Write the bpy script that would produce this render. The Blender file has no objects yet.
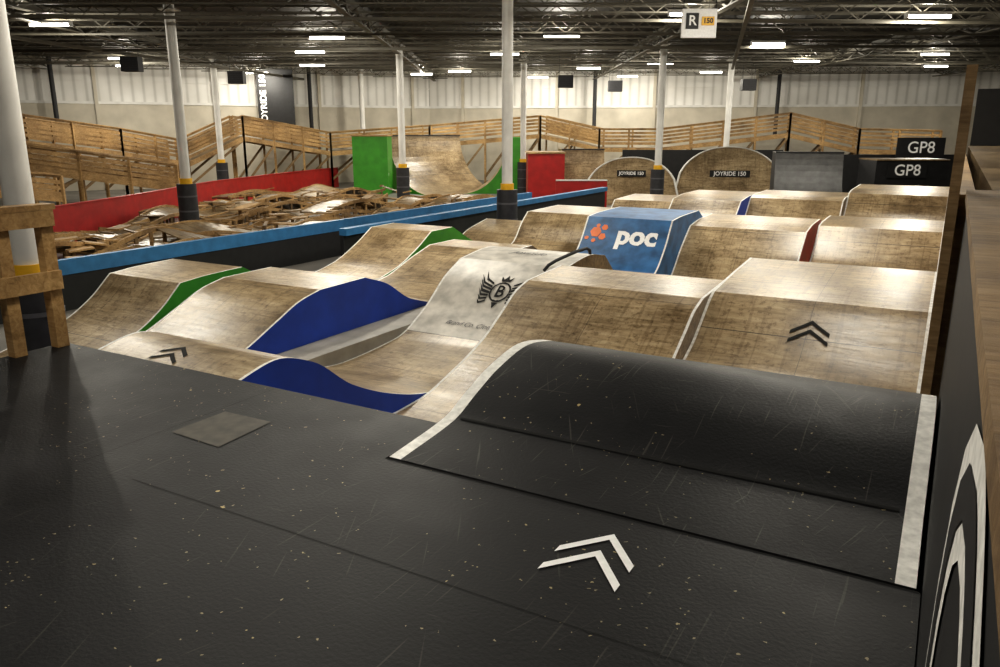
import bpy, bmesh, math, random
from mathutils import Matrix, Vector
random.seed(7)
D=bpy.data
TR=Matrix.Rotation(math.radians(-29.7),4,'Z')   # the jump line runs ~30 deg off the hall's axis
FLOOR=-1.65
# ------------------------------------------------------------------ materials
def newmat(name):
    m=D.materials.new(name); m.use_nodes=True
    nt=m.node_tree; return m,nt,nt.nodes['Principled BSDF']
def N(nt,t,**k):
    n=nt.nodes.new(t)
    for a,b in k.items():
        if a.startswith('i_'): n.inputs[a[2:].replace('_',' ')].default_value=b
        else: setattr(n,a,b)
    return n
def ramp(nt,stops):
    r=nt.nodes.new('ShaderNodeValToRGB'); e=r.color_ramp.elements
    while len(e)<len(stops): e.new(.5)
    for i,(p,c) in enumerate(stops):
        e[i].position=p; e[i].color=(c[0],c[1],c[2],1)
    return r
def plain(name,col,rough=.5,var=.12,scale=6,metal=0,bump=.0):
    m,nt,b=newmat(name); b.inputs['Roughness'].default_value=rough; b.inputs['Metallic'].default_value=metal
    tc=N(nt,'ShaderNodeTexCoord'); no=N(nt,'ShaderNodeTexNoise',i_Scale=scale,i_Detail=5.)
    nt.links.new(tc.outputs['Object'],no.inputs['Vector'])
    r=ramp(nt,[(.3,[c*(1-var) for c in col]),(.7,[min(1,c*(1+var)) for c in col])])
    nt.links.new(no.outputs['Fac'],r.inputs['Fac']); nt.links.new(r.outputs['Color'],b.inputs['Base Color'])
    if bump:
        bp=N(nt,'ShaderNodeBump',i_Strength=bump,i_Distance=.02); nt.links.new(no.outputs['Fac'],bp.inputs['Height']); nt.links.new(bp.outputs['Normal'],b.inputs['Normal'])
    return m
def plymat(name,dark,mid,light,rough=(.22,.46),grain=(1.2,9,9),seams=True):
    m,nt,b=newmat(name); L=nt.links.new
    tc=N(nt,'ShaderNodeTexCoord'); mp=N(nt,'ShaderNodeMapping'); mp.inputs['Scale'].default_value=grain
    L(tc.outputs['Object'],mp.inputs['Vector'])
    n1=N(nt,'ShaderNodeTexNoise',i_Scale=1.6,i_Detail=8.,i_Roughness=.65,i_Distortion=.8); L(mp.outputs['Vector'],n1.inputs['Vector'])
    n2=N(nt,'ShaderNodeTexNoise',i_Scale=.9,i_Detail=6.,i_Roughness=.7); L(tc.outputs['Object'],n2.inputs['Vector'])
    r=ramp(nt,[(.28,dark),(.5,mid),(.72,light)]); L(n1.outputs['Fac'],r.inputs['Fac'])
    r2=ramp(nt,[(.34,(.42,.38,.34)),(.6,(1.08,1.07,1.05))]); L(n2.outputs['Fac'],r2.inputs['Fac'])
    mx=N(nt,'ShaderNodeMixRGB',blend_type='MULTIPLY'); mx.inputs[0].default_value=1
    L(r.outputs['Color'],mx.inputs[1]); L(r2.outputs['Color'],mx.inputs[2])
    out=mx.outputs[0]
    def mul(src,fac,o):
        q=N(nt,'ShaderNodeMixRGB',blend_type='MULTIPLY'); q.inputs[0].default_value=fac; L(o,q.inputs[1]); L(src,q.inputs[2]); return q.outputs[0]
    if seams:
        v=N(nt,'ShaderNodeTexNoise',i_Scale=13.,i_Detail=6.,i_Roughness=.8); L(tc.outputs['Object'],v.inputs['Vector'])
        r3=ramp(nt,[(.37,(.42,.37,.32)),(.49,(1,1,1))]); L(v.outputs['Fac'],r3.inputs['Fac']); out=mul(r3.outputs['Color'],.8,out)
        mp3=N(nt,'ShaderNodeMapping'); mp3.inputs['Scale'].default_value=(22,.9,.9); L(tc.outputs['Object'],mp3.inputs['Vector'])
        n4=N(nt,'ShaderNodeTexNoise',i_Scale=1.,i_Detail=3.,i_Distortion=.3); L(mp3.outputs['Vector'],n4.inputs['Vector'])
        r4=ramp(nt,[(.35,(.55,.5,.46)),(.44,(1,1,1))]); L(n4.outputs['Fac'],r4.inputs['Fac']); out=mul(r4.outputs['Color'],.5,out)
        sx=N(nt,'ShaderNodeSeparateXYZ'); L(tc.outputs['Object'],sx.inputs[0])
        for ax,per,th in ((1,1.22,.009),(0,1.15,.005)):
            dv=N(nt,'ShaderNodeMath',operation='DIVIDE'); L(sx.outputs[ax],dv.inputs[0]); dv.inputs[1].default_value=per
            fr=N(nt,'ShaderNodeMath',operation='FRACT'); L(dv.outputs[0],fr.inputs[0])
            lt=N(nt,'ShaderNodeMath',operation='LESS_THAN'); L(fr.outputs[0],lt.inputs[0]); lt.inputs[1].default_value=th
            q=N(nt,'ShaderNodeMixRGB'); L(lt.outputs[0],q.inputs[0]); L(out,q.inputs[1]); q.inputs[2].default_value=(.08,.06,.04,1); out=q.outputs[0]
    L(out,b.inputs['Base Color'])
    rr=N(nt,'ShaderNodeMapRange'); rr.inputs['To Min'].default_value=rough[0]; rr.inputs['To Max'].default_value=rough[1]
    L(n2.outputs['Fac'],rr.inputs['Value']); L(rr.outputs[0],b.inputs['Roughness'])
    bp=N(nt,'ShaderNodeBump',i_Strength=.3,i_Distance=.014); L(n1.outputs['Fac'],bp.inputs['Height']); L(bp.outputs['Normal'],b.inputs['Normal'])
    return m
M={}
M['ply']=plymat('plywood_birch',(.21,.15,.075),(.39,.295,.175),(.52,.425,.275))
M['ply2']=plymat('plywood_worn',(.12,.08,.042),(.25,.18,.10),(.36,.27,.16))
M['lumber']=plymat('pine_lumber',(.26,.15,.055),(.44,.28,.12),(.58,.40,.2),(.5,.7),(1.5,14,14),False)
M['lumberd']=plymat('pine_lumber_dark',(.14,.08,.035),(.26,.17,.08),(.36,.25,.14),(.5,.7),(1.5,14,14),False)  # duller, darker brown pine
M['white']=plain('white_edge_paint',(.76,.75,.72),.6,.2,25)
M['whiteb']=plain('white_marking_paint',(.88,.88,.88),.7,.06,30)
M['grey']=plain('grey_painted_ply',(.50,.47,.42),.45,.3,5)
M['blue']=plain('blue_paint',(.014,.06,.42),.5,.15,3)
M['lblue']=plain('light_blue_paint',(.04,.17,.36),.45,.15,5)
M['poc']=plain('blue_ramp_paint',(.03,.115,.27),.5,.4,4)
M['green']=plain('green_paint',(.05,.28,.02),.5,.15,3)
M['red']=plain('red_paint',(.36,.012,.01),.5,.18,3)
M['orange']=plain('orange_paint',(.7,.16,.03),.5)
M['yellow']=plain('yellow_tape',(.75,.42,.02),.5)
M['pad']=plain('dark_column_pad',(.03,.03,.034),.6,.2,8)
M['strap']=plain('grey_strap',(.10,.10,.11),.6)
M['dgrey']=plain('dark_grey_ply',(.13,.13,.13),.4,.25,4)
M['col']=plain('white_column_paint',(.68,.67,.64),.5,.1,2)
M['black']=plain('black_paint',(.010,.010,.011),.6,.3,5)
M['mark']=plain('black_marking_paint',(.012,.012,.012),.85,.3,20)
M['gap']=plain('joint_gap',(.003,.003,.003),.9)
M['patch']=plain('bare_wood_patch',(.04,.034,.024),.6,.4,14)
M['joist']=plain('painted_steel_joist',(.125,.115,.09),.6,.15,2)
M['deckc']=plain('steel_roof_deck',(.028,.026,.022),.7,.2,1)
M['steel']=plain('dark_steel',(.03,.03,.033),.7)
M['hous']=plain('fixture_housing',(.6,.6,.6),.5)
m,nt,b=newmat('glowing_tube'); b.inputs['Emission Color'].default_value=(1,.96,.88,1); b.inputs['Emission Strength'].default_value=14; M['tube']=m
def blackdeck(name,scr,th0):
    m,nt,b=newmat(name); L=nt.links.new
    tc=N(nt,'ShaderNodeTexCoord')
    n=N(nt,'ShaderNodeTexNoise',i_Scale=2.2,i_Detail=6.,i_Roughness=.65); L(tc.outputs['Object'],n.inputs['Vector'])
    base=ramp(nt,[(.3,(.0055,.006,.007)),(.7,(.0135,.0135,.015))]); L(n.outputs['Fac'],base.inputs['Fac'])
    out=base.outputs['Color']
    for ang,sc,th in ((.0,(55,1.6,1),th0),(.35,(70,2.2,1),th0+.02),(-.5,(48,1.2,1),.72),(1.5,(90,3,1),.73)):
        mr=N(nt,'ShaderNodeMapping'); mr.inputs['Rotation'].default_value=(0,0,ang); L(tc.outputs['Object'],mr.inputs['Vector'])
        ms=N(nt,'ShaderNodeMapping'); ms.inputs['Scale'].default_value=sc; L(mr.outputs['Vector'],ms.inputs['Vector'])
        s=N(nt,'ShaderNodeTexNoise',i_Scale=1.,i_Detail=2.); L(ms.outputs['Vector'],s.inputs['Vector'])
        r=ramp(nt,[(th-.02,(0,0,0)),(th+.03,(1,1,1))]); L(s.outputs['Fac'],r.inputs['Fac'])
        mx=N(nt,'ShaderNodeMixRGB'); L(r.outputs['Color'],mx.inputs[0]); L(out,mx.inputs[1]); mx.inputs[2].default_value=(scr,scr*.95,scr*.86,1); out=mx.outputs[0]
    nc=N(nt,'ShaderNodeTexNoise',i_Scale=1.1,i_Detail=3.); L(tc.outputs['Object'],nc.inputs['Vector'])
    for sc,th,pr,c in ((7,.06,.77,(.42,.33,.16,1)),(17,.09,.77,(.32,.26,.14,1)),(34,.15,.84,(.24,.2,.13,1))):
        dis=N(nt,'ShaderNodeTexNoise',i_Scale=45.,i_Detail=2.); L(tc.outputs['Object'],dis.inputs['Vector'])
        ad=N(nt,'ShaderNodeMixRGB',blend_type='ADD'); ad.inputs[0].default_value=.03; L(tc.outputs['Object'],ad.inputs[1]); L(dis.outputs['Color'],ad.inputs[2])
        v=N(nt,'ShaderNodeTexVoronoi',i_Scale=float(sc)); L(ad.outputs[0],v.inputs['Vector'])
        sp=N(nt,'ShaderNodeSeparateColor'); L(v.outputs['Color'],sp.inputs[0])
        g=N(nt,'ShaderNodeMath',operation='GREATER_THAN'); L(sp.outputs[0],g.inputs[0]); g.inputs[1].default_value=pr
        l=N(nt,'ShaderNodeMath',operation='LESS_THAN'); L(v.outputs['Distance'],l.inputs[0]); l.inputs[1].default_value=th
        g2=N(nt,'ShaderNodeMath',operation='GREATER_THAN'); L(nc.outputs['Fac'],g2.inputs[0]); g2.inputs[1].default_value=.47
        a=N(nt,'ShaderNodeMath',operation='MULTIPLY'); L(g.outputs[0],a.inputs[0]); L(l.outputs[0],a.inputs[1])
        a2=N(nt,'ShaderNodeMath',operation='MULTIPLY'); L(a.outputs[0],a2.inputs[0]); L(g2.outputs[0],a2.inputs[1])
        mx=N(nt,'ShaderNodeMixRGB'); L(a2.outputs[0],mx.inputs[0]); L(out,mx.inputs[1]); mx.inputs[2].default_value=c; out=mx.outputs[0]
    L(out,b.inputs['Base Color'])
    rr=N(nt,'ShaderNodeMapRange'); rr.inputs['To Min'].default_value=.38; rr.inputs['To Max'].default_value=.66
    L(n.outputs['Fac'],rr.inputs['Value']); L(rr.outputs[0],b.inputs['Roughness'])
    b.inputs['Specular IOR Level'].default_value=.22
    n5=N(nt,'ShaderNodeTexNoise',i_Scale=60.,i_Detail=3.); L(tc.outputs['Object'],n5.inputs['Vector'])
    bp=N(nt,'ShaderNodeBump',i_Strength=.3,i_Distance=.005); L(n5.outputs['Fac'],bp.inputs['Height']); L(bp.outputs['Normal'],b.inputs['Normal'])
    return m
M['bdeck']=blackdeck('black_platform_paint',.035,.70)
M['bramp']=blackdeck('black_ramp_paint_scuffed',.05,.685)
def wallmat():
    m,nt,b=newmat('ribbed_wall_panel'); L=nt.links.new
    tc=N(nt,'ShaderNodeTexCoord'); w=N(nt,'ShaderNodeTexWave',i_Scale=.55); w.bands_direction='X'; L(tc.outputs['Object'],w.inputs['Vector'])
    r=ramp(nt,[(.0,(.60,.59,.56)),(.25,(.78,.77,.74)),(1,(.82,.81,.78))]); L(w.outputs['Fac'],r.inputs['Fac'])
    n=N(nt,'ShaderNodeTexNoise',i_Scale=.4,i_Detail=5.); L(tc.outputs['Object'],n.inputs['Vector'])
    r2=ramp(nt,[(.3,(.75,.74,.72)),(.7,(1,1,1))]); L(n.outputs['Fac'],r2.inputs['Fac'])
    mx=N(nt,'ShaderNodeMixRGB',blend_type='MULTIPLY'); mx.inputs[0].default_value=1; L(r.outputs['Color'],mx.inputs[1]); L(r2.outputs['Color'],mx.inputs[2]); L(mx.outputs[0],b.inputs['Base Color'])
    b.inputs['Roughness'].default_value=.6
    return m
M['wallu']=wallmat()
M['walll']=plain('beige_block_wall',(.50,.46,.38),.7,.12,1.2)
M['conc']=plain('concrete_floor',(.16,.15,.135),.5,.3,.8)
M['gfloor']=plain('grey_floor_sheet',(.36,.34,.30),.5,.2,3)
# ------------------------------------------------------------------ mesh builder
class MB:
    def __init__(s): s.v=[];s.f=[];s.m=[];s.mats=[]
    def mi(s,k):
        if k not in s.mats: s.mats.append(k)
        return s.mats.index(k)
    def face(s,vs,k):
        b=len(s.v); s.v+= [tuple(p) for p in vs]; s.f.append(tuple(range(b,b+len(vs)))); s.m.append(s.mi(k))
    def hexa(s,p,k):
        b=len(s.v); s.v+=[tuple(q) for q in p]
        for f in ((0,3,2,1),(4,5,6,7),(0,1,5,4),(1,2,6,5),(2,3,7,6),(3,0,4,7)):
            s.f.append(tuple(b+i for i in f)); s.m.append(s.mi(k))
    def box(s,x0,x1,y0,y1,z0,z1,k):
        s.hexa([(x0,y0,z0),(x1,y0,z0),(x1,y1,z0),(x0,y1,z0),(x0,y0,z1),(x1,y0,z1),(x1,y1,z1),(x0,y1,z1)],k)
    def beam(s,a,b,w,h,k):
        a=Vector(a);b=Vector(b);d=(b-a)
        if d.length<1e-6:return
        d.normalize(); up=Vector((0,0,1))
        if abs(d.z)>.98: up=Vector((0,1,0))
        sd=d.cross(up).normalized(); u=sd.cross(d).normalized()
        sd*=w/2;u*=h/2
        s.hexa([a-sd-u,a+sd-u,b+sd-u,b-sd-u,a-sd+u,a+sd+u,b+sd+u,b-sd+u],k)
    def cyl(s,x,y,z0,z1,r,k,n=20,r2=None):
        r2=r if r2 is None else r2
        b=len(s.v)
        for i in range(n):
            a=2*math.pi*i/n; s.v.append((x+r*math.cos(a),y+r*math.sin(a),z0))
        for i in range(n):
            a=2*math.pi*i/n; s.v.append((x+r2*math.cos(a),y+r2*math.sin(a),z1))
        for i in range(n):
            j=(i+1)%n; s.f.append((b+i,b+j,b+n+j,b+n+i)); s.m.append(s.mi(k))
        s.f.append(tuple(b+i for i in reversed(range(n)))); s.m.append(s.mi(k))
        s.f.append(tuple(b+n+i for i in range(n))); s.m.append(s.mi(k))
    def out(s,name,track=False,smooth=False,parent=None,loc=None,rotz=None):
        me=D.meshes.new(name); me.from_pydata(s.v,[],s.f)
        for k in s.mats: me.materials.append(M[k])
        me.polygons.foreach_set('material_index',s.m); me.update()
        if smooth:
            me.polygons.foreach_set('use_smooth',[True]*len(me.polygons))
            try: me.set_sharp_from_angle(angle=math.radians(35))
            except Exception: pass
        o=D.objects.new(name,me); bpy.context.scene.collection.objects.link(o)
        if parent: o.parent=parent
        elif track: o.matrix_world=TR
        if loc is not None: o.location=loc
        if rotz is not None: o.rotation_euler=(0,0,rotz)
        return o
# ------------------------------------------------------------------ profiles (a third entry marks a hard lip)
class Prof:
    def __init__(s,pts):
        s.seg=[]; cur=[]
        for p in pts:
            cur.append(p[:2])
            if len(p)>2: s.seg.append(cur); cur=[p[:2]]
        if len(cur)>1: s.seg.append(cur)
        s.seg=[s.prep(c) for c in s.seg]
        s.lips=[p[0] for p in pts if len(p)>2]
    def prep(s,pts):
        x=[p[0] for p in pts]; y=[p[1] for p in pts]; n=len(pts)
        h=[x[i+1]-x[i] for i in range(n-1)]; d=[(y[i+1]-y[i])/h[i] for i in range(n-1)]
        m=[0]*n; m[0]=d[0]; m[-1]=d[-1]
        for i in range(1,n-1):
            if d[i-1]*d[i]<=0: m[i]=0
            else:
                w1=2*h[i]+h[i-1]; w2=h[i]+2*h[i-1]; m[i]=(w1+w2)/(w1/d[i-1]+w2/d[i])
        return x,y,m
    def __call__(s,t):
        sg=s.seg[-1]
        for q in s.seg:
            if t<=q[0][-1]: sg=q;break
        x,y,m=sg
        if t<=x[0]: return y[0]
        if t>=x[-1]: return y[-1]
        i=0
        while x[i+1]<t: i+=1
        h=x[i+1]-x[i]; u=(t-x[i])/h
        return (2*u**3-3*u*u+1)*y[i]+(u**3-2*u*u+u)*h*m[i]+(-2*u**3+3*u*u)*y[i+1]+(u**3-u*u)*h*m[i+1]
c=1
P={
1:Prof([(2.9,0.004),(3.4,.05),(3.62,.13),(3.9,.22),(4.25,.272),(4.6,.22),(5.2,-.05),(6.2,-.6),(7.2,-.85),(7.9,-.82),(8.28,-.70),(8.63,-.49),(8.95,-.29),(9.08,-.235,c),(9.9,-.165),(11.0,-.10,c),(12,-.4),(13,-.75),(14.5,-1.0),(15.7,-1.1),(16.5,-.98),(17.0,-.65),(17.35,-.31,c),(17.8,-.27),(19,-.25,c),(20,-.65),(20.9,-.7),(21.7,-.42),(22.2,.03,c),(22.8,.08),(25,.1,c),(26.2,-.6)]),
2:Prof([(3.45,-.05),(4.2,-.5),(5.2,-1.05),(5.9,-1.15),(6.36,-1.13),(6.94,-1.0),(7.6,-.79),(8.06,-.55),(8.44,-.34),(8.75,-.26,c),(9.75,-.215,c),(10.5,-.42),(11.2,-.75),(12.2,-1.05),(13.2,-1.2),(14.0,-1.3),(14.7,-1.22),(15.4,-.68),(15.95,-.30,c),(16.7,-.22),(17.6,-.2,c),(18.6,-.75),(19.6,-1),(20.5,-.85),(21.0,-.5),(21.4,-.12,c),(21.9,-.06),(23.5,-.05,c),(24.8,-.8)]),
3:Prof([(3.45,-.5),(3.8,-.36),(4.05,-.27),(4.4,-.21),(4.8,-.33),(5.3,-.68),(5.9,-.95),(6.4,-1.1),(7.2,-1.23),(8.3,-1.17),(9.0,-.88),(9.56,-.49),(10,-.29,c),(10.8,-.22),(11.4,-.3,c),(12.2,-.85),(13.2,-1.08),(13.9,-1.0),(14.45,-.6),(14.85,-.10,c),(15.4,-.065),(16.6,-.05,c),(17.6,-.5),(18.5,-.8),(19.3,-.8),(20,-.5),(20.5,-.15,c),(21.5,-.08),(23,-.08,c),(24,-.8)]),
4:Prof([(5.3,-1.2),(5.7,-1.05),(6.2,-.86),(6.65,-.66),(7.1,-.47),(7.45,-.395,c),(8.35,-.38,c),(8.8,-.53),(9.4,-.87),(10.2,-1.05),(11.0,-.98),(11.9,-.72),(12.5,-.56,c),(13.4,-.56,c),(14.3,-.95),(15.2,-1.12),(15.9,-.9),(16.3,-.5),(16.6,-.27,c),(18.3,-.25,c),(19.3,-.8),(20.5,-1.2),(21.5,-.95),(22.2,-.4,c),(24,-.35,c),(25,-.9)]),
5:Prof([(5.3,-1.3),(6.3,-1.04),(6.75,-.79),(7.12,-.47,c),(7.6,-.43),(8.25,-.41,c),(9,-.8),(10,-1.1),(11.2,-1.15),(12.0,-1.02),(12.8,-.70),(13.3,-.42,c),(14.1,-.41,c),(14.9,-.8),(15.6,-1.05),(16.5,-1.15),(17.2,-.9),(18.2,-.7)]),
}
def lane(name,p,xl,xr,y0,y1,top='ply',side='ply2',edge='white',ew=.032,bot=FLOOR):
    b=MB(); n=max(4,int((y1-y0)/.07)); ys=[y0+(y1-y0)*i/n for i in range(n+1)]
    ys=sorted([y for y in ys if all(abs(y-l)>.03 for l in p.lips)]+[l for l in p.lips if y0<l<y1]); n=len(ys)-1
    z=[p(y) for y in ys]
    cols=[xl,xl+ew,xr-ew,xr]; ks=[edge,top,edge]
    for c in range(3):
        for i in range(n):
            b.face([(cols[c],ys[i],z[i]),(cols[c+1],ys[i],z[i]),(cols[c+1],ys[i+1],z[i+1]),(cols[c],ys[i+1],z[i+1])],ks[c])
    for i in range(n):
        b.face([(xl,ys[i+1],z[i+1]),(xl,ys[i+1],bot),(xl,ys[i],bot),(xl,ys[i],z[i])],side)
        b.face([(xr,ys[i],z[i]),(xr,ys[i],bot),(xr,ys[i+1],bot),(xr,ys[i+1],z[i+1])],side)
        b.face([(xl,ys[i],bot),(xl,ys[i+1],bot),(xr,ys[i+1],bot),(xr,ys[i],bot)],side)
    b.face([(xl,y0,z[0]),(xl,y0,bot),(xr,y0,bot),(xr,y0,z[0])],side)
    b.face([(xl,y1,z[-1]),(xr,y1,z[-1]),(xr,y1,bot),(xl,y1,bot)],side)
    o=b.out(name,track=True)
    bm=bmesh.new(); bm.from_mesh(o.data); bmesh.ops.remove_doubles(bm,verts=bm.verts,dist=.0005)
    bm.to_mesh(o.data); bm.free()
    o.data.polygons.foreach_set('use_smooth',[True]*len(o.data.polygons)); o.data.set_sharp_from_angle(angle=math.radians(7 if top!='bramp' else 25))
    return o
L1=(-2.298,-.015); L2=(-4.595,-2.302); L3=(-6.4,-4.605); L4=(-8.72,-6.92); L5=(-10.8,-9.21)
start=lane('black_start_ramp',P[1],-2.298,.07,2.9,5.2,'bramp','black','white',.07)
j=[]
def J(nm,p,l,y0,y1,**k):
    o=lane(nm,p,l[0],l[1],y0,y1,**k); j.append(o); return o
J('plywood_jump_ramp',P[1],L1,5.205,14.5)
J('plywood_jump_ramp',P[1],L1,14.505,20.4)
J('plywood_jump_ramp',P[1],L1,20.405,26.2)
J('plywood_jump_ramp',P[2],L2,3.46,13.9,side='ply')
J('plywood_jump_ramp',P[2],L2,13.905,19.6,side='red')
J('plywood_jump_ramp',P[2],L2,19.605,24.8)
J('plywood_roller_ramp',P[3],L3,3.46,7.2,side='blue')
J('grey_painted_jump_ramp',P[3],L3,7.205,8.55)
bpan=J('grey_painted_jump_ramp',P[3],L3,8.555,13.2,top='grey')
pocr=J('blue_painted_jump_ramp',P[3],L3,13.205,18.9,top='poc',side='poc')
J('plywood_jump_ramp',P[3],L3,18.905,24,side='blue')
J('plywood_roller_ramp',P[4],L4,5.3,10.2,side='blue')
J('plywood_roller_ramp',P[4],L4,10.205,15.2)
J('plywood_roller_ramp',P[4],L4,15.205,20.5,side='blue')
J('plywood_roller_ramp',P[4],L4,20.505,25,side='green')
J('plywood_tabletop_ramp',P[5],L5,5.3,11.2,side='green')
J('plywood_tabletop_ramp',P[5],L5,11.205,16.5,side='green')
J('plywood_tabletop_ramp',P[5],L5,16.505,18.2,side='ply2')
b=MB(); b.box(-6.915,-6.405,5.3,13,FLOOR,-1.05,'gfloor'); b.out('grey_floor_strip',track=True)
b=MB(); b.box(-9.2,-8.725,5.3,18,FLOOR,-1.1,'gfloor'); b.out('grey_floor_strip',track=True)
# ------------------------------------------------------------------ decals
def clip_rows(verts,faces,step):
    me=D.meshes.new('tmp'); me.from_pydata(verts,[],faces)
    bm=bmesh.new(); bm.from_mesh(me)
    ys=[v.co.y for v in bm.verts]
    y=min(ys)+step
    while y<max(ys):
        g=bm.verts[:]+bm.edges[:]+bm.faces[:]
        bmesh.ops.bisect_plane(bm,geom=g,plane_co=(0,y,0),plane_no=(0,1,0)); y+=step
    bm.verts.index_update()
    vs=[tuple(v.co) for v in bm.verts]; fs=[tuple(v.index for v in f.verts) for f in bm.faces]
    bm.free(); D.meshes.remove(me); return vs,fs
def text2d(body,size,bold=0.,shear=0.,align='CENTER'):
    c=D.curves.new('t','FONT'); c.body=body; c.size=size; c.offset=bold; c.shear=shear; c.align_x=align; c.align_y='CENTER'; c.resolution_u=4
    o=D.objects.new('t',c); bpy.context.scene.collection.objects.link(o)
    bpy.context.view_layer.update()
    me=D.meshes.new_from_object(o.evaluated_get(bpy.context.evaluated_depsgraph_get()))
    vs=[tuple(v.co) for v in me.vertices]; fs=[tuple(p.vertices) for p in me.polygons]
    D.objects.remove(o); D.meshes.remove(me); return vs,fs
def mapped(name,shapes,fn,mat,parent,step=.06):
    b=MB()
    for vs,fs in shapes:
        if step: vs,fs=clip_rows(vs,fs,step)
        for f in fs: b.face([fn(vs[i][0],vs[i][1]) for i in f],mat)
    return b.out(name,parent=parent)
def onprof(p,xc,yc,off=.008):
    def fn(u,v):
        y=yc; st=.01 if v>=0 else -.01; a=0
        while a<abs(v):
            a+=math.hypot(.01,p(y+st)-p(y)); y+=st
        dz=(p(y+.01)-p(y-.01))/.02; l=math.hypot(1,dz)
        return (xc+u,y-off*dz/l,p(y)+off/l)
    return fn
def chev(w,h,t):
    L=[(-w,-h),(0,0),(w,-h),(w,-h-t),(0,-t),(-w,-h-t)]
    return ([(a,b,0) for a,b in L],[(0,1,4,5),(1,2,3,4)])
def chev2(w,h,t,gap):
    a=chev(w,h,t); b=([(x,y-gap,0) for x,y,_ in a[0]],a[1]); return [a,b]
mapped('chevron_marking',chev2(.2,.17,.055,.13),onprof(P[1],-1.12,8.78),'mark',j[0])
mapped('chevron_marking',chev2(.16,.11,.045,.12),onprof(P[3],-5.58,4.3,.006),'mark',j[6])
def poly(pts): return ([(x,y,0) for x,y in pts],[tuple(range(len(pts)))])
shapes=[]
for s in (-1,1):
    # layered wing: long upper feathers, shorter lower ones, all swept outward and up
    for i in range(7):
        bx,by=.16,-.16+.045*i
        tx=.30+.028*i if i<6 else .40; ty=-.14+.085*i
        mx_,my_=(bx+tx)/2+.03,(by+ty)/2-.05
        q=[(bx,by-.012),(mx_,my_-.012),(tx,ty),(mx_-.012,my_+.022),(bx,by+.018)]
        q=[(s*x,y) for x,y in q]
        if s<0: q=q[::-1]
        shapes.append(poly(q))
n=28
for i in range(n):
    a,b_=2*math.pi*i/n,2*math.pi*(i+1)/n
    shapes.append(poly([(.135*math.cos(a),.135*math.sin(a)),(.16*math.cos(a),.16*math.sin(a)),(.16*math.cos(b_),.16*math.sin(b_)),(.135*math.cos(b_),.135*math.sin(b_))]))
shapes.append(text2d('B',.25,.004))
shapes.append(poly([(-.07,.17),(-.1,.27),(-.04,.21),(0,.3),(.04,.21),(.1,.27),(.07,.17)]))
shapes.append(poly([(-.05,-.17),(0,-.27),(.05,-.17)]))
fnB=onprof(P[3],-5.35,9.38)
mapped('winged_emblem',[([(x*1.0,y*1.15,z) for x,y,z in a],f) for a,f in shapes],fnB,'mark',bpan)
mapped('script_lettering',[text2d('Brand Co. Clothing',.11,0,.4)],onprof(P[3],-5.45,8.8),'strap',bpan)
mapped('script_lettering_top',[text2d('Joyride',.2,0,.4)],onprof(P[3],-5.5,10.55),'strap',bpan)
fnP=onprof(P[3],-5.5,14.6)
mapped('white_lettering',[text2d('poc',.56,.022)],lambda u,v:fnP(u+.26,v),'whiteb',pocr,.03)
hx=[]
for (cx,cy,r) in ((-.62,.06,.12),(-.45,.16,.07),(-.46,-.04,.08),(-.78,-.08,.05),(-.62,-.13,.05),(-.6,.2,.045)):
    hx.append(poly([(cx+r*math.cos(k*math.pi/3),cy+r*math.sin(k*math.pi/3)) for k in range(6)]))
mapped('orange_emblem',hx,fnP,'orange',pocr,.03)
def tube(name,pts,r,mat,track=True,parent=None):
    c=D.curves.new(name,'CURVE'); c.dimensions='3D'; c.bevel_depth=r; c.bevel_resolution=3
    s=c.splines.new('POLY'); s.points.add(len(pts)-1)
    for i,q in enumerate(pts): s.points[i].co=(*q,1)
    c.materials.append(M[mat]); o=D.objects.new(name,c); bpy.context.scene.collection.objects.link(o)
    if parent: o.parent=parent
    elif track: o.matrix_world=TR
    return o
tube('black_steel_handrail',[(-4.85,9.75,-.32),(-4.8,9.8,-.24),(-4.75,9.95,-.19),(-4.69,10.5,-.13),(-4.66,10.8,-.12),(-4.65,10.9,-.16),(-4.65,10.92,-.24)],.024,'steel')
# ------------------------------------------------------------------ start platform
b=MB()
b.box(-5.85,.085,-4,2.88,FLOOR,0,'bdeck'); b.box(-5.85,-2.31,2.88,3.42,FLOOR,0,'bdeck')
plat=b.out('black_start_platform',track=True)
b=MB()
def seam(x0,x1,y0,y1,z=.0015): b.face([(x0,y0,z),(x1,y0,z),(x1,y1,z),(x0,y1,z)],'gap')
seam(-2.3,.08,2.876,2.886)
seam(-3.2,.08,2.09,2.093); seam(-3.6,-3.597,2.1,3.4); seam(-4.7,-4.697,.9,2.09)
b.out('sheet_seams',parent=plat)
b=MB()
fn=onprof(P[1],0,3.42,.004)
b.face([fn(-2.2,-.004),fn(-.02,-.004),fn(-.02,.004),fn(-2.2,.004)],'gap')
b.out('sheet_seam',parent=start)
b=MB(); b.face([(-3.54,2.58,.003),(-3.15,2.56,.003),(-3.18,2.96,.003),(-3.54,2.95,.003)],'patch'); b.out('worn_patch',parent=plat)
flat=lambda x,y:(lambda u,v:(x+u,y+v,.004))
mapped('chevron_marking',chev2(.155,.19,.052,.145),flat(-1.02,2.73),'whiteb',plat,None)
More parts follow.
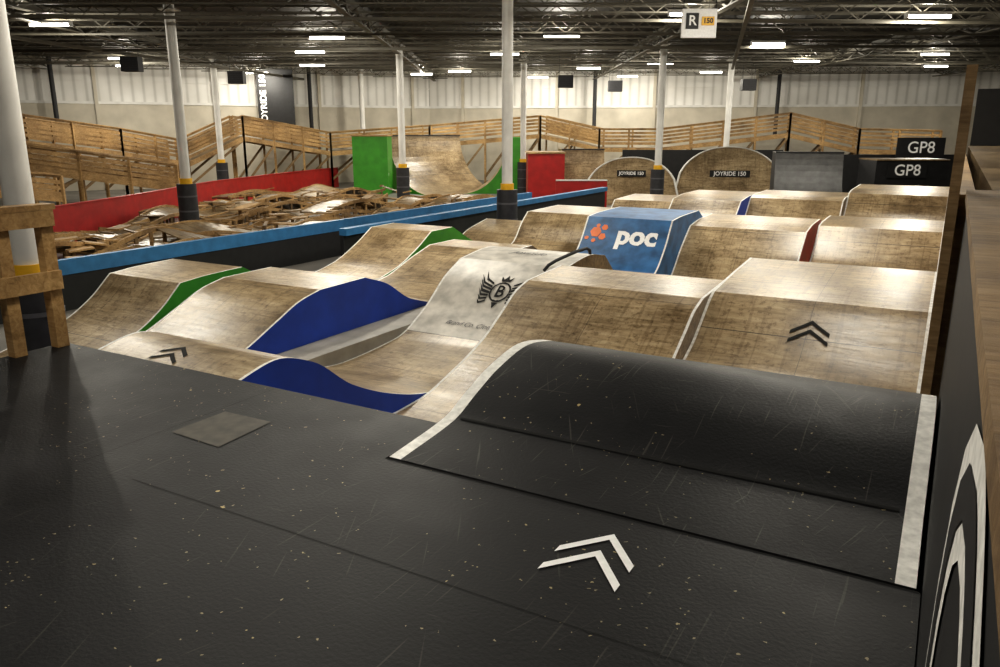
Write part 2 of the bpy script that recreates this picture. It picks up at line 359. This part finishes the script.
# ------------------------------------------------------------------ low black wall and side deck on the right
b=MB()
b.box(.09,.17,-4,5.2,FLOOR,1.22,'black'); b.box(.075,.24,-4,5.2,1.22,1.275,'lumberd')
lw=b.out('wall_right_low',track=True)
vs,fs=text2d('GP8',1.45,.05,.12,'LEFT')
mapped('painted_lettering',[(vs,fs)],lambda u,v:(.086,1.95-u,.55+v),'white',lw,None)
vs,fs=text2d('GP8',1.45,-.015,.12,'LEFT')
mapped('painted_lettering_inner',[(vs,fs)],lambda u,v:(.084,1.95-u,.55+v),'black',lw,None)
b=MB()
b.box(.26,6,-4,25.9,FLOOR,1.18,'ply2')
b.out('raised_side_deck',track=True)
b=MB(); b.box(.3,6,26,26.1,FLOOR,2.7,'black'); b.out('black_screen_panel',track=True)
b=MB()
ys=[5.3,6.5,7.7,8.9,10.1,11.3,12.5,13.7,14.9,16.1,17.3,18.5,19.7,20.9,22.1,23.3,24.5,25.7]
for i,y in enumerate(ys):
    b.box(-.005,.09,y,y+.045,FLOOR,1.2,'lumber')
b.box(-.01,.045,5.21,5.30,FLOOR,1.95,'lumberd')
for z in (-1.2,-.4,.4,1.1): b.box(.02,.07,5.3,25.8,z-.07,z+.07,'lumber')
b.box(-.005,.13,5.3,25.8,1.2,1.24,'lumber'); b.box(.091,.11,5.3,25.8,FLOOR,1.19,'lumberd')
b.out('timber_stud_fence',track=True)
b=MB()
for y in (3.34,3.02,1.6,.1): b.box(-5.83,-5.74,y-.045,y+.045,.001,1.04,'lumber')
b.box(-5.84,-5.70,-1.5,3.4,1.04,1.08,'lumber'); b.box(-5.74,-5.70,-1.5,3.38,.92,1.038,'lumber'); b.box(-5.74,-5.70,-1.5,3.38,.45,.59,'lumber')
b.out('timber_guard_rail',track=True)
b=MB(); b.box(-14.1,-14,5.5,27,FLOOR,-.98,'black'); b.box(-14.12,-13.98,5.5,27,-.98,-.70,'lblue'); b.out('blue_topped_barrier',track=True)
b=MB(); b.box(-12.3,-12.2,14,30,FLOOR,-.78,'black'); b.box(-12.32,-12.1,14,30,-.78,-.62,'lblue'); b.out('blue_topped_barrier',track=True)
# ------------------------------------------------------------------ red barrier line (hall axes) and pump track
rp=[(-13.6,16),(-12.9,22),(-12.5,27),(-12.4,34),(-11.2,41),(-9.6,47)]
def redx(f):
    for a,q in zip(rp[:-1],rp[1:]):
        if f<=q[1]: return a[0]+(q[0]-a[0])*(f-a[1])/(q[1]-a[1])
    return rp[-1][0]
ca,sa=math.cos(math.radians(29.7)),math.sin(math.radians(29.7))
def inside(x,y,mar=.7):
    l=ca*x+sa*y; f=-sa*x+ca*y
    if l<redx(f)+mar or f>40: return False
    for (cx,cy) in ((-9.7,24.5),(-4.3,35.2)):
        if math.hypot(l-cx,f-cy)<.8+mar*.4: return False
    return True
b=MB()
for ri,x0 in enumerate((-15.1,-16.5,-17.9,-19.3,-20.7,-22.1,-23.5,-24.9,-26.3)):
    ph=random.random()*6; w=random.uniform(.8,1.1); fr=2*math.pi/random.uniform(3.,5.); y0=6; y1=27.5+ri*.3
    st=.25; n=int((y1-y0)/st); am=random.uniform(.12,.2)
    f=lambda y:-1.15+am*math.sin(fr*y+ph)+.08*math.sin(.5*y+ri)
    gx=lambda y:x0+.3*math.sin(.55*y+ph)+.12*math.sin(1.7*y)
    for i in range(n):
        ya,yb=y0+i*st,y0+(i+1)*st; xa,xb=gx(ya),gx(yb); za,zb=f(ya),f(yb)
        if not inside(xa,ya): continue
        tl=.12*math.sin(.55*ya+ph+1)
        seg=(i//9+ri)%5
        if seg!=3:
            b.hexa([(xa-w/2,ya,za-.03-tl),(xa+w/2,ya,za-.03+tl),(xb+w/2,yb,zb-.03+tl),(xb-w/2,yb,zb-.03-tl),(xa-w/2,ya,za-tl),(xa+w/2,ya,za+tl),(xb+w/2,yb,zb+tl),(xb-w/2,yb,zb-tl)],'ply' if seg==1 else 'ply2')
        for s in(-1,1):
            b.beam((xa+s*w/2,ya,za+s*tl-.02),(xb+s*w/2,yb,zb+s*tl-.02),.045,.11,'lumber')
            if i%2==0: b.box(xa+s*w/2-.02,xa+s*w/2+.02,ya,ya+.09,FLOOR,za+s*tl-.05,'lumber' if random.random()<.5 else 'lumberd')
        if i%2==0: b.box(xa-w/2,xa+w/2,ya,ya+.045,za-.17,za-.05-abs(tl),'lumber')
for i in range(300):
    x=random.uniform(-26,-14.8); y=random.uniform(6,27.5); a=random.gauss(1.2,.7); l=random.uniform(.7,2.2)
    if not inside(x,y,1.4): continue
    z=random.uniform(-1.25,-.88)
    b.beam((x,y,z),(x+l*math.cos(a)*.5,y+l*math.sin(a)*.5,z+random.uniform(-.12,.12)),random.choice((.05,.09,.09,.4)),.04,random.choice(('lumber','lumber','lumberd','ply2')))
    if i%3==0: b.box(x-.04,x+.04,y-.04,y+.04,FLOOR,z,'lumberd')
b.out('pump_track',track=True)
b=MB()
for a,q in zip(rp[:-1],rp[1:]):
    b.beam((*a,-1.1),(*q,-1.1),.08,1.1,'red'); b.beam((*a,-.53),(*q,-.53),.14,.04,'red')
b.out('red_barrier')
# ------------------------------------------------------------------ columns
def column(x,y):
    b=MB(); b.cyl(x,y,FLOOR,5.2,.15,'col'); b.cyl(x,y,FLOOR,.0,.29,'pad'); b.cyl(x,y,.0,.17,.185,'yellow')
    for z in (-1.3,-.85,-.4): b.cyl(x,y,z,z+.05,.297,'strap')
    b.box(x-.28,x+.28,y-.28,y+.28,FLOOR,FLOOR+.03,'steel'); b.box(x-.25,x+.25,y-.25,y+.25,5.0,5.04,'col')
    b.out('padded_steel_column',smooth=True)
for q in ((-5.25,8.6),(-9.7,24.5),(-14.2,40.7),(-4.3,35.2),(-8.5,50),(.2,22.1),(6.7,33.8),(1.2,41.5),(11.7,41.5)): column(*q)
# ------------------------------------------------------------------ hall
b=MB(); b.box(-36,34,-10,58,FLOOR-.1,FLOOR,'conc'); b.out('floor')
b=MB(); b.box(-36,34,-10,58,5.35,5.45,'deckc'); b.out('ceiling')
def wallrun(name,a,c):
    a=Vector((a[0],a[1],0)); c=Vector((c[0],c[1],0)); d=c-a; ln=d.length; ang=math.atan2(d.y,d.x)
    b=MB(); b.box(0,ln,0,.2,FLOOR,3.05,'walll'); b.box(0,ln,.02,.2,3.05,5.35,'wallu')
    b.box(0,ln,-.06,.0,3.0,3.14,'col'); x=2.2
    while x<ln:
        b.box(x,x+.18,-.12,0,FLOOR,5.3,'walll'); x+=6.2
    b.box(0,ln,-.05,.0,4.2,4.28,'wallu')
    return b.out(name,loc=(a.x,a.y,0),rotz=ang)
wallrun('wall_back_left',(-35,37.5),(-4.7,54)); wallrun('wall_back',(-4.7,54),(33,48))
wallrun('wall_right',(33,50),(33,-9.8)); wallrun('wall_left',(-35,-9.8),(-35,38)); wallrun('wall_front',(33,-9.8),(-35,-9.8))
b=MB()
y=6
while y<56:
    b.box(-35,33,y-.04,y+.04,5.27,5.34,'joist'); b.box(-35,33,y-.03,y+.03,4.88,4.92,'joist')
    x=-34.
    while x<32:
        b.beam((x,y,4.9),(x+.55,y,5.3),.025,.025,'joist'); b.beam((x+.55,y,5.3),(x+1.1,y,4.9),.025,.025,'joist'); x+=1.1
    y+=1.65
for x in (-24,-14,-4.3,6,16,26):
    b.box(x-.09,x+.09,0,54,5.0,5.04,'joist'); b.box(x-.012,x+.012,0,54,5.04,5.3,'joist'); b.box(x-.09,x+.09,0,54,4.72,4.76,'joist')
    yy=0
    while yy<53: b.beam((x,yy,4.74),(x,yy+1,5.02),.05,.05,'joist'); b.beam((x,yy+1,5.02),(x,yy+2,4.74),.05,.05,'joist'); yy+=2
for x0,y0,x1,y1,r in ((-30,33,30,30,.05),(-30,22,30,25,.04),(2,5,14,50,.06),(-20,10,-12,50,.06),(-34,27,32,27,.03),(-34,38,32,38,.03)):
    b.beam((x0,y0,4.62),(x1,y1,4.62),r*2,r*2,'joist')
b.out('steel_roof_joists')
# ------------------------------------------------------------------ lights
def fixture(x,y,e,pt=.95):
    b=MB(); b.box(-.62,.62,-.12,.12,.05,.13,'hous'); b.box(-.62,-.6,-.12,.12,-.03,.05,'hous'); b.box(.6,.62,-.12,.12,-.03,.05,'hous')
    b.box(-.59,.59,-.09,-.03,-.01,.04,'tube'); b.box(-.59,.59,.03,.09,-.01,.04,'tube')
    b.box(-.5,-.49,-.01,.01,.12,.5,'steel'); b.box(.49,.5,-.01,.01,.12,.5,'steel')
    o=b.out('fluorescent_light',loc=(x,y,4.70))
    l=D.lights.new('tube_light','AREA'); l.shape='RECTANGLE'; l.size=1.18; l.size_y=.2; l.energy=e*(.55 if pt else 1.2); l.color=(1,.94,.81)
    lo=D.objects.new('tube_light',l); bpy.context.scene.collection.objects.link(lo); lo.parent=o; lo.location=(0,0,-.02)
    if pt:
        l=D.lights.new('tube_glow','POINT'); l.shadow_soft_size=.05; l.energy=e*pt; l.color=(1,.94,.81)
        lo=D.objects.new('tube_glow',l); bpy.context.scene.collection.objects.link(lo); lo.parent=o; lo.location=(0,0,-.09)
E=238
for (x,y) in ((-13.7,25.4),(-16.9,36.9),(-13.6,46),(-6,28.9),(-7.8,34),(-9.3,40.8),(-2.2,44.9),(.2,35),(2.1,28.3),(4.6,42.7),(5.3,23.2),(7.6,49),(11.7,45.6),(10,30.9),(14.3,38.5),(12.1,23.6),(18.4,35),(21.9,41.4),(2.3,49.8),(7.7,39.6),(-4.5,47.2),(-18.5,41)):
    fixture(x,y,E)
for (x,y,e) in ((-2,16,1.35),(6,16,1.2),(-9,15,1.0),(14,12,.7)): fixture(x,y,E*e)  # unseen fixtures above the view, added to brighten the near ramps
for (x,y,e) in ((-3,9.5,.36),(4,9,.4),(-2.0,2.6,.55),(-7,-1,.2),(2.5,-3,.25),(-10,4,.12)): fixture(x,y,E*e,0)  # added unseen fixtures around the camera, lifting the platform and its white markings
# ------------------------------------------------------------------ elevated timber walkway along the back
def walkway(name,pts,deckdrop=1.1,w=1.6):
    b=MB()
    for (a,c) in zip(pts[:-1],pts[1:]):
        A=Vector(a);C=Vector(c); d=C-A; ln=math.hypot(d.x,d.y); nx,ny=-d.y/ln,d.x/ln
        for off in (0,w):
            o=Vector((nx*off,ny*off,0))
            for dz,h in ((-.05,.09),(-.25,.13),(-.45,.13),(-.65,.13),(-.85,.13)):
                b.beam(A+o+Vector((0,0,dz)),C+o+Vector((0,0,dz)),.04,h,'lumber')
            b.beam(A+o+Vector((0,0,0)),C+o,.14,.04,'lumber')
            b.beam(A+o+Vector((0,0,-deckdrop-.1)),C+o+Vector((0,0,-deckdrop-.1)),.05,.24,'lumber')
            n=max(1,int(ln/1.6))
            for i in range(n+1):
                p=A+d*(i/n)+o; b.box(p.x-.05,p.x+.05,p.y-.05,p.y+.05,FLOOR,p.z-.02,'lumber')
                if i<n and p.z-deckdrop>0:
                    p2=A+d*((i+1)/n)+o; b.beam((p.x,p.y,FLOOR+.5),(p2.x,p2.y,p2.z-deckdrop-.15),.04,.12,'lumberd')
        m=Vector((nx*w/2,ny*w/2,-deckdrop))
        b.beam(A+m,C+m,w,.05,'ply2')
    return b.out(name)
walkway('elevated_timber_walkway',[(-23,33,2.5),(-20.3,34,2.29),(-17.9,38,1.7),(-16,41,1.1),(-13.7,43,2.37),(-9.7,46,1.5),(-4.2,48,1.9),(2.4,48,2.46),(5.8,47,1.7),(9.1,46,1.7),(15.8,44,2.54),(19.2,43,1.7),(23,42,1.6)])
walkway('timber_access_ramp',[(-22,29,1.5),(-18.5,31.2,1.1),(-13.6,33.5,.2)],.9,1.3)
walkway('timber_access_ramp',[(-19,24.5,.7),(-15.2,27.5,.1)],.7,1.2)
# ------------------------------------------------------------------ quarter pipes and boxes at the back
def quarter(name,cx,cy,ang,w,h,run,top='ply',side='ply2',deck=1.,round_=False,zb=FLOOR):
    b=MB(); n=16
    prof=[(-run+run*math.sin(t),h*(1-math.cos(t))) for t in [math.pi/2*i/n for i in range(n+1)]]
    if not round_:
        for (y0,z0),(y1,z1) in zip(prof[:-1],prof[1:]):
            b.face([(-w/2,y0,zb+z0),(w/2,y0,zb+z0),(w/2,y1,zb+z1),(-w/2,y1,zb+z1)],top)
            for s in(-1,1): b.face([(s*w/2,y0,zb+z0),(s*w/2,y1,zb+z1),(s*w/2,y1,zb),(s*w/2,y0,zb)],side)
        b.box(-w/2,w/2,0,deck,zb,zb+h,side); b.box(-w/2,w/2,-.03,deck,zb+h,zb+h+.03,top); b.box(-w/2,w/2,-.05,.02,zb+h+.0,zb+h+.05,'steel')
    else:
        m=24
        for i in range(m):
            x0=-w/2+w*i/m; x1=-w/2+w*(i+1)/m
            def zmax(x): return h*(.2+.8*math.sqrt(max(0,1-abs(2*x/w)**2.2)))
            def yat(z): return -run*(1-(max(0,z)/h)**(1/1.6))
            for k in range(n):
                pts=[]
                for (x,kk) in ((x0,k),(x1,k),(x1,k+1),(x0,k+1)):
                    z=zmax(x)*kk/n; pts.append((x,yat(z),zb+z))
                b.face(pts,top)
            b.face([(x0,.0,zb),(x0,yat(zmax(x0)),zb+zmax(x0)),(x1,yat(zmax(x1)),zb+zmax(x1)),(x1,.0,zb)],side)
            b.beam((x0,yat(zmax(x0)),zb+zmax(x0)),(x1,yat(zmax(x1)),zb+zmax(x1)),.08,.05,'col')
    return b.out(name,smooth=True,loc=(cx,cy,0),rotz=ang)
qa=quarter('round_topped_quarter_pipe',6.1,36.8,-.2,4.2,2.05,1.6,round_=True)
qb=quarter('round_topped_quarter_pipe',10.8,37.6,-.2,4.9,2.5,1.8,round_=True)
def sign_on(parent,text,w,h,x,y,z,ts,bg='black',fg='whiteb'):
    b=MB(); b.box(x-w/2,x+w/2,y-.03,y,z-h/2,z+h/2,bg); b.out('sign_board',parent=parent)
    vs,fs=text2d(text,ts,.006); mapped('sign_lettering',[(vs,fs)],lambda u,v:(x+u,y-.036,z+v),fg,parent,None)
sign_on(qa,'JOYRIDE 150',1.3,.28,0,-.55,-.3,.2,'black'); sign_on(qb,'JOYRIDE 150',1.8,.3,0,-.75,-.35,.26,'black')
quarter('grey_quarter_pipe',12.0,31.0,-.2,2.5,2.4,1.9,top='dgrey',side='black')
b=MB(); b.box(13.5,16.1,28.6,30,FLOOR,.55,'black'); b.box(13.5,16.1,28.55,30.05,.55,.6,'ply2'); o=b.out('black_jump_box'); sign_on(o,'GP8',1.4,.5,14.6,28.55,.2,.55,'black')
b=MB(); b.box(-1.2,1.2,0,.04,-.5,.5,'black'); o=b.out('hanging_banner',loc=(21,40,.75)); sign_on(o,'GP8',.1,.1,0,0,0,.8,'black')
b=MB(); b.box(6.5,15,42.4,42.5,FLOOR,.6,'black'); b.out('black_partition')
b=MB(); b.box(15.5,24,41,41.1,FLOOR,.4,'black'); b.out('black_partition')
quarter('green_sided_quarter_pipe',-4.2,45.2,.62,4.6,2.95,4.2,side='green')
b=MB(); b.box(-7.6,-5.8,41.2,43,FLOOR,1.3,'green'); b.box(-7.65,-5.75,41.15,43.05,1.3,1.36,'lumber'); b.out('green_ramp_box')
def sidequarter(name,x,y,w,h,run,side,top):
    b=MB(); n=14; pr=[(-run+run*math.sin(t),h*(1-math.cos(t))) for t in [math.pi/2*i/n for i in range(n+1)]]
    for (a,za),(q,zc) in zip(pr[:-1],pr[1:]):
        b.face([(a,0,FLOOR),(q,0,FLOOR),(q,0,FLOOR+zc),(a,0,FLOOR+za)],side); b.face([(a,w,FLOOR),(a,w,FLOOR+za),(q,w,FLOOR+zc),(q,w,FLOOR)],side)
        b.face([(a,0,FLOOR+za),(q,0,FLOOR+zc),(q,w,FLOOR+zc),(a,w,FLOOR+za)],top)
    b.box(0,.7,0,w,FLOOR,FLOOR+h,side); return b.out(name,loc=(x,y,0))
sidequarter('green_sided_quarter_pipe',.4,41.9,3,2.9,2.4,'green','ply')
b=MB(); b.box(1.3,3.0,37,39.5,FLOOR,.55,'red'); b.box(1.25,3.05,36.95,39.55,.55,.62,'lumber'); b.out('red_ramp_box')
b=MB(); b.box(2.4,4.6,34,34.1,FLOOR,-.5,'red'); b.box(2.4,4.6,33.95,34.15,-.5,-.45,'col'); b.out('red_barrier')
quarter('plywood_quarter_pipe',4.2,40.5,.1,2.2,2.3,2)
# ------------------------------------------------------------------ hung things
b=MB(); b.box(-.42,.42,-.05,.05,-.33,.33,'whiteb'); b.box(-.4,-.38,-.01,.01,.33,.8,'steel'); b.box(.38,.4,-.01,.01,.33,.8,'steel')
o=b.out('hanging_sign',loc=(4.85,20.3,4.12)); sign_on(o,'R',.3,.36,-.18,-.05,.05,.32,'black'); sign_on(o,'150',.3,.2,.2,-.05,.05,.16,'yellow','black')
b=MB(); b.box(-1.05,1.05,0,.03,-1.7,1.7,'black'); o=b.out('hanging_banner',loc=(-13.0,47.2,3.35))
vs,fs=text2d('JOYRIDE 150',.5,.01); mapped('banner_lettering',[(vs,fs)],lambda u,v:(-.7-v,-.02,u),'whiteb',o,None)
def heater(x,y,z,s=.8):
    b=MB(); b.box(-.45*s,.45*s,-.3*s,.3*s,-.35*s,.35*s,'steel')
    for i in range(6): b.box(-.4*s,.4*s,-.33*s,-.3*s,(-.3+i*.11)*s,(-.25+i*.11)*s,'pad')
    b.box(-.4*s,-.38*s,-.01,.01,.35*s,5.2-z,'steel'); b.box(.38*s,.4*s,-.01,.01,.35*s,5.2-z,'steel')
    b.out('unit_heater',loc=(x,y,z))
for h in ((-15.0,33.5,4.2),(-12.4,38.6,4.0),(3.2,40,3.9),(6.2,44,3.9),(13,42.8,3.9),(-20,32,3.9)): heater(*h)
b=MB()
for x,y in ((-23.5,42.9),(-11.5,49.3),(6,51.5),(17,49.8)): b.cyl(x,y,1.2,5.3,.12,'steel',10)
b.out('black_down_pipes')
# ------------------------------------------------------------------ world, camera
w=D.worlds.new('World'); bpy.context.scene.world=w; w.use_nodes=True
w.node_tree.nodes['Background'].inputs[0].default_value=(.9,.85,.75,1); w.node_tree.nodes['Background'].inputs[1].default_value=.02
cd=D.cameras.new('camera'); cd.lens=28.08; cd.sensor_width=36; cd.clip_start=.02; cd.clip_end=200
co=D.objects.new('camera',cd); bpy.context.scene.collection.objects.link(co); co.location=(0,0,1.6); co.rotation_euler=(math.radians(90-14.6),0,0)
bpy.context.scene.camera=co
vs_=bpy.context.scene.view_settings
vs_.view_transform='Standard'
for lk in ('Medium High Contrast','Standard - Medium High Contrast'):
    try: vs_.look=lk; break
    except Exception: pass
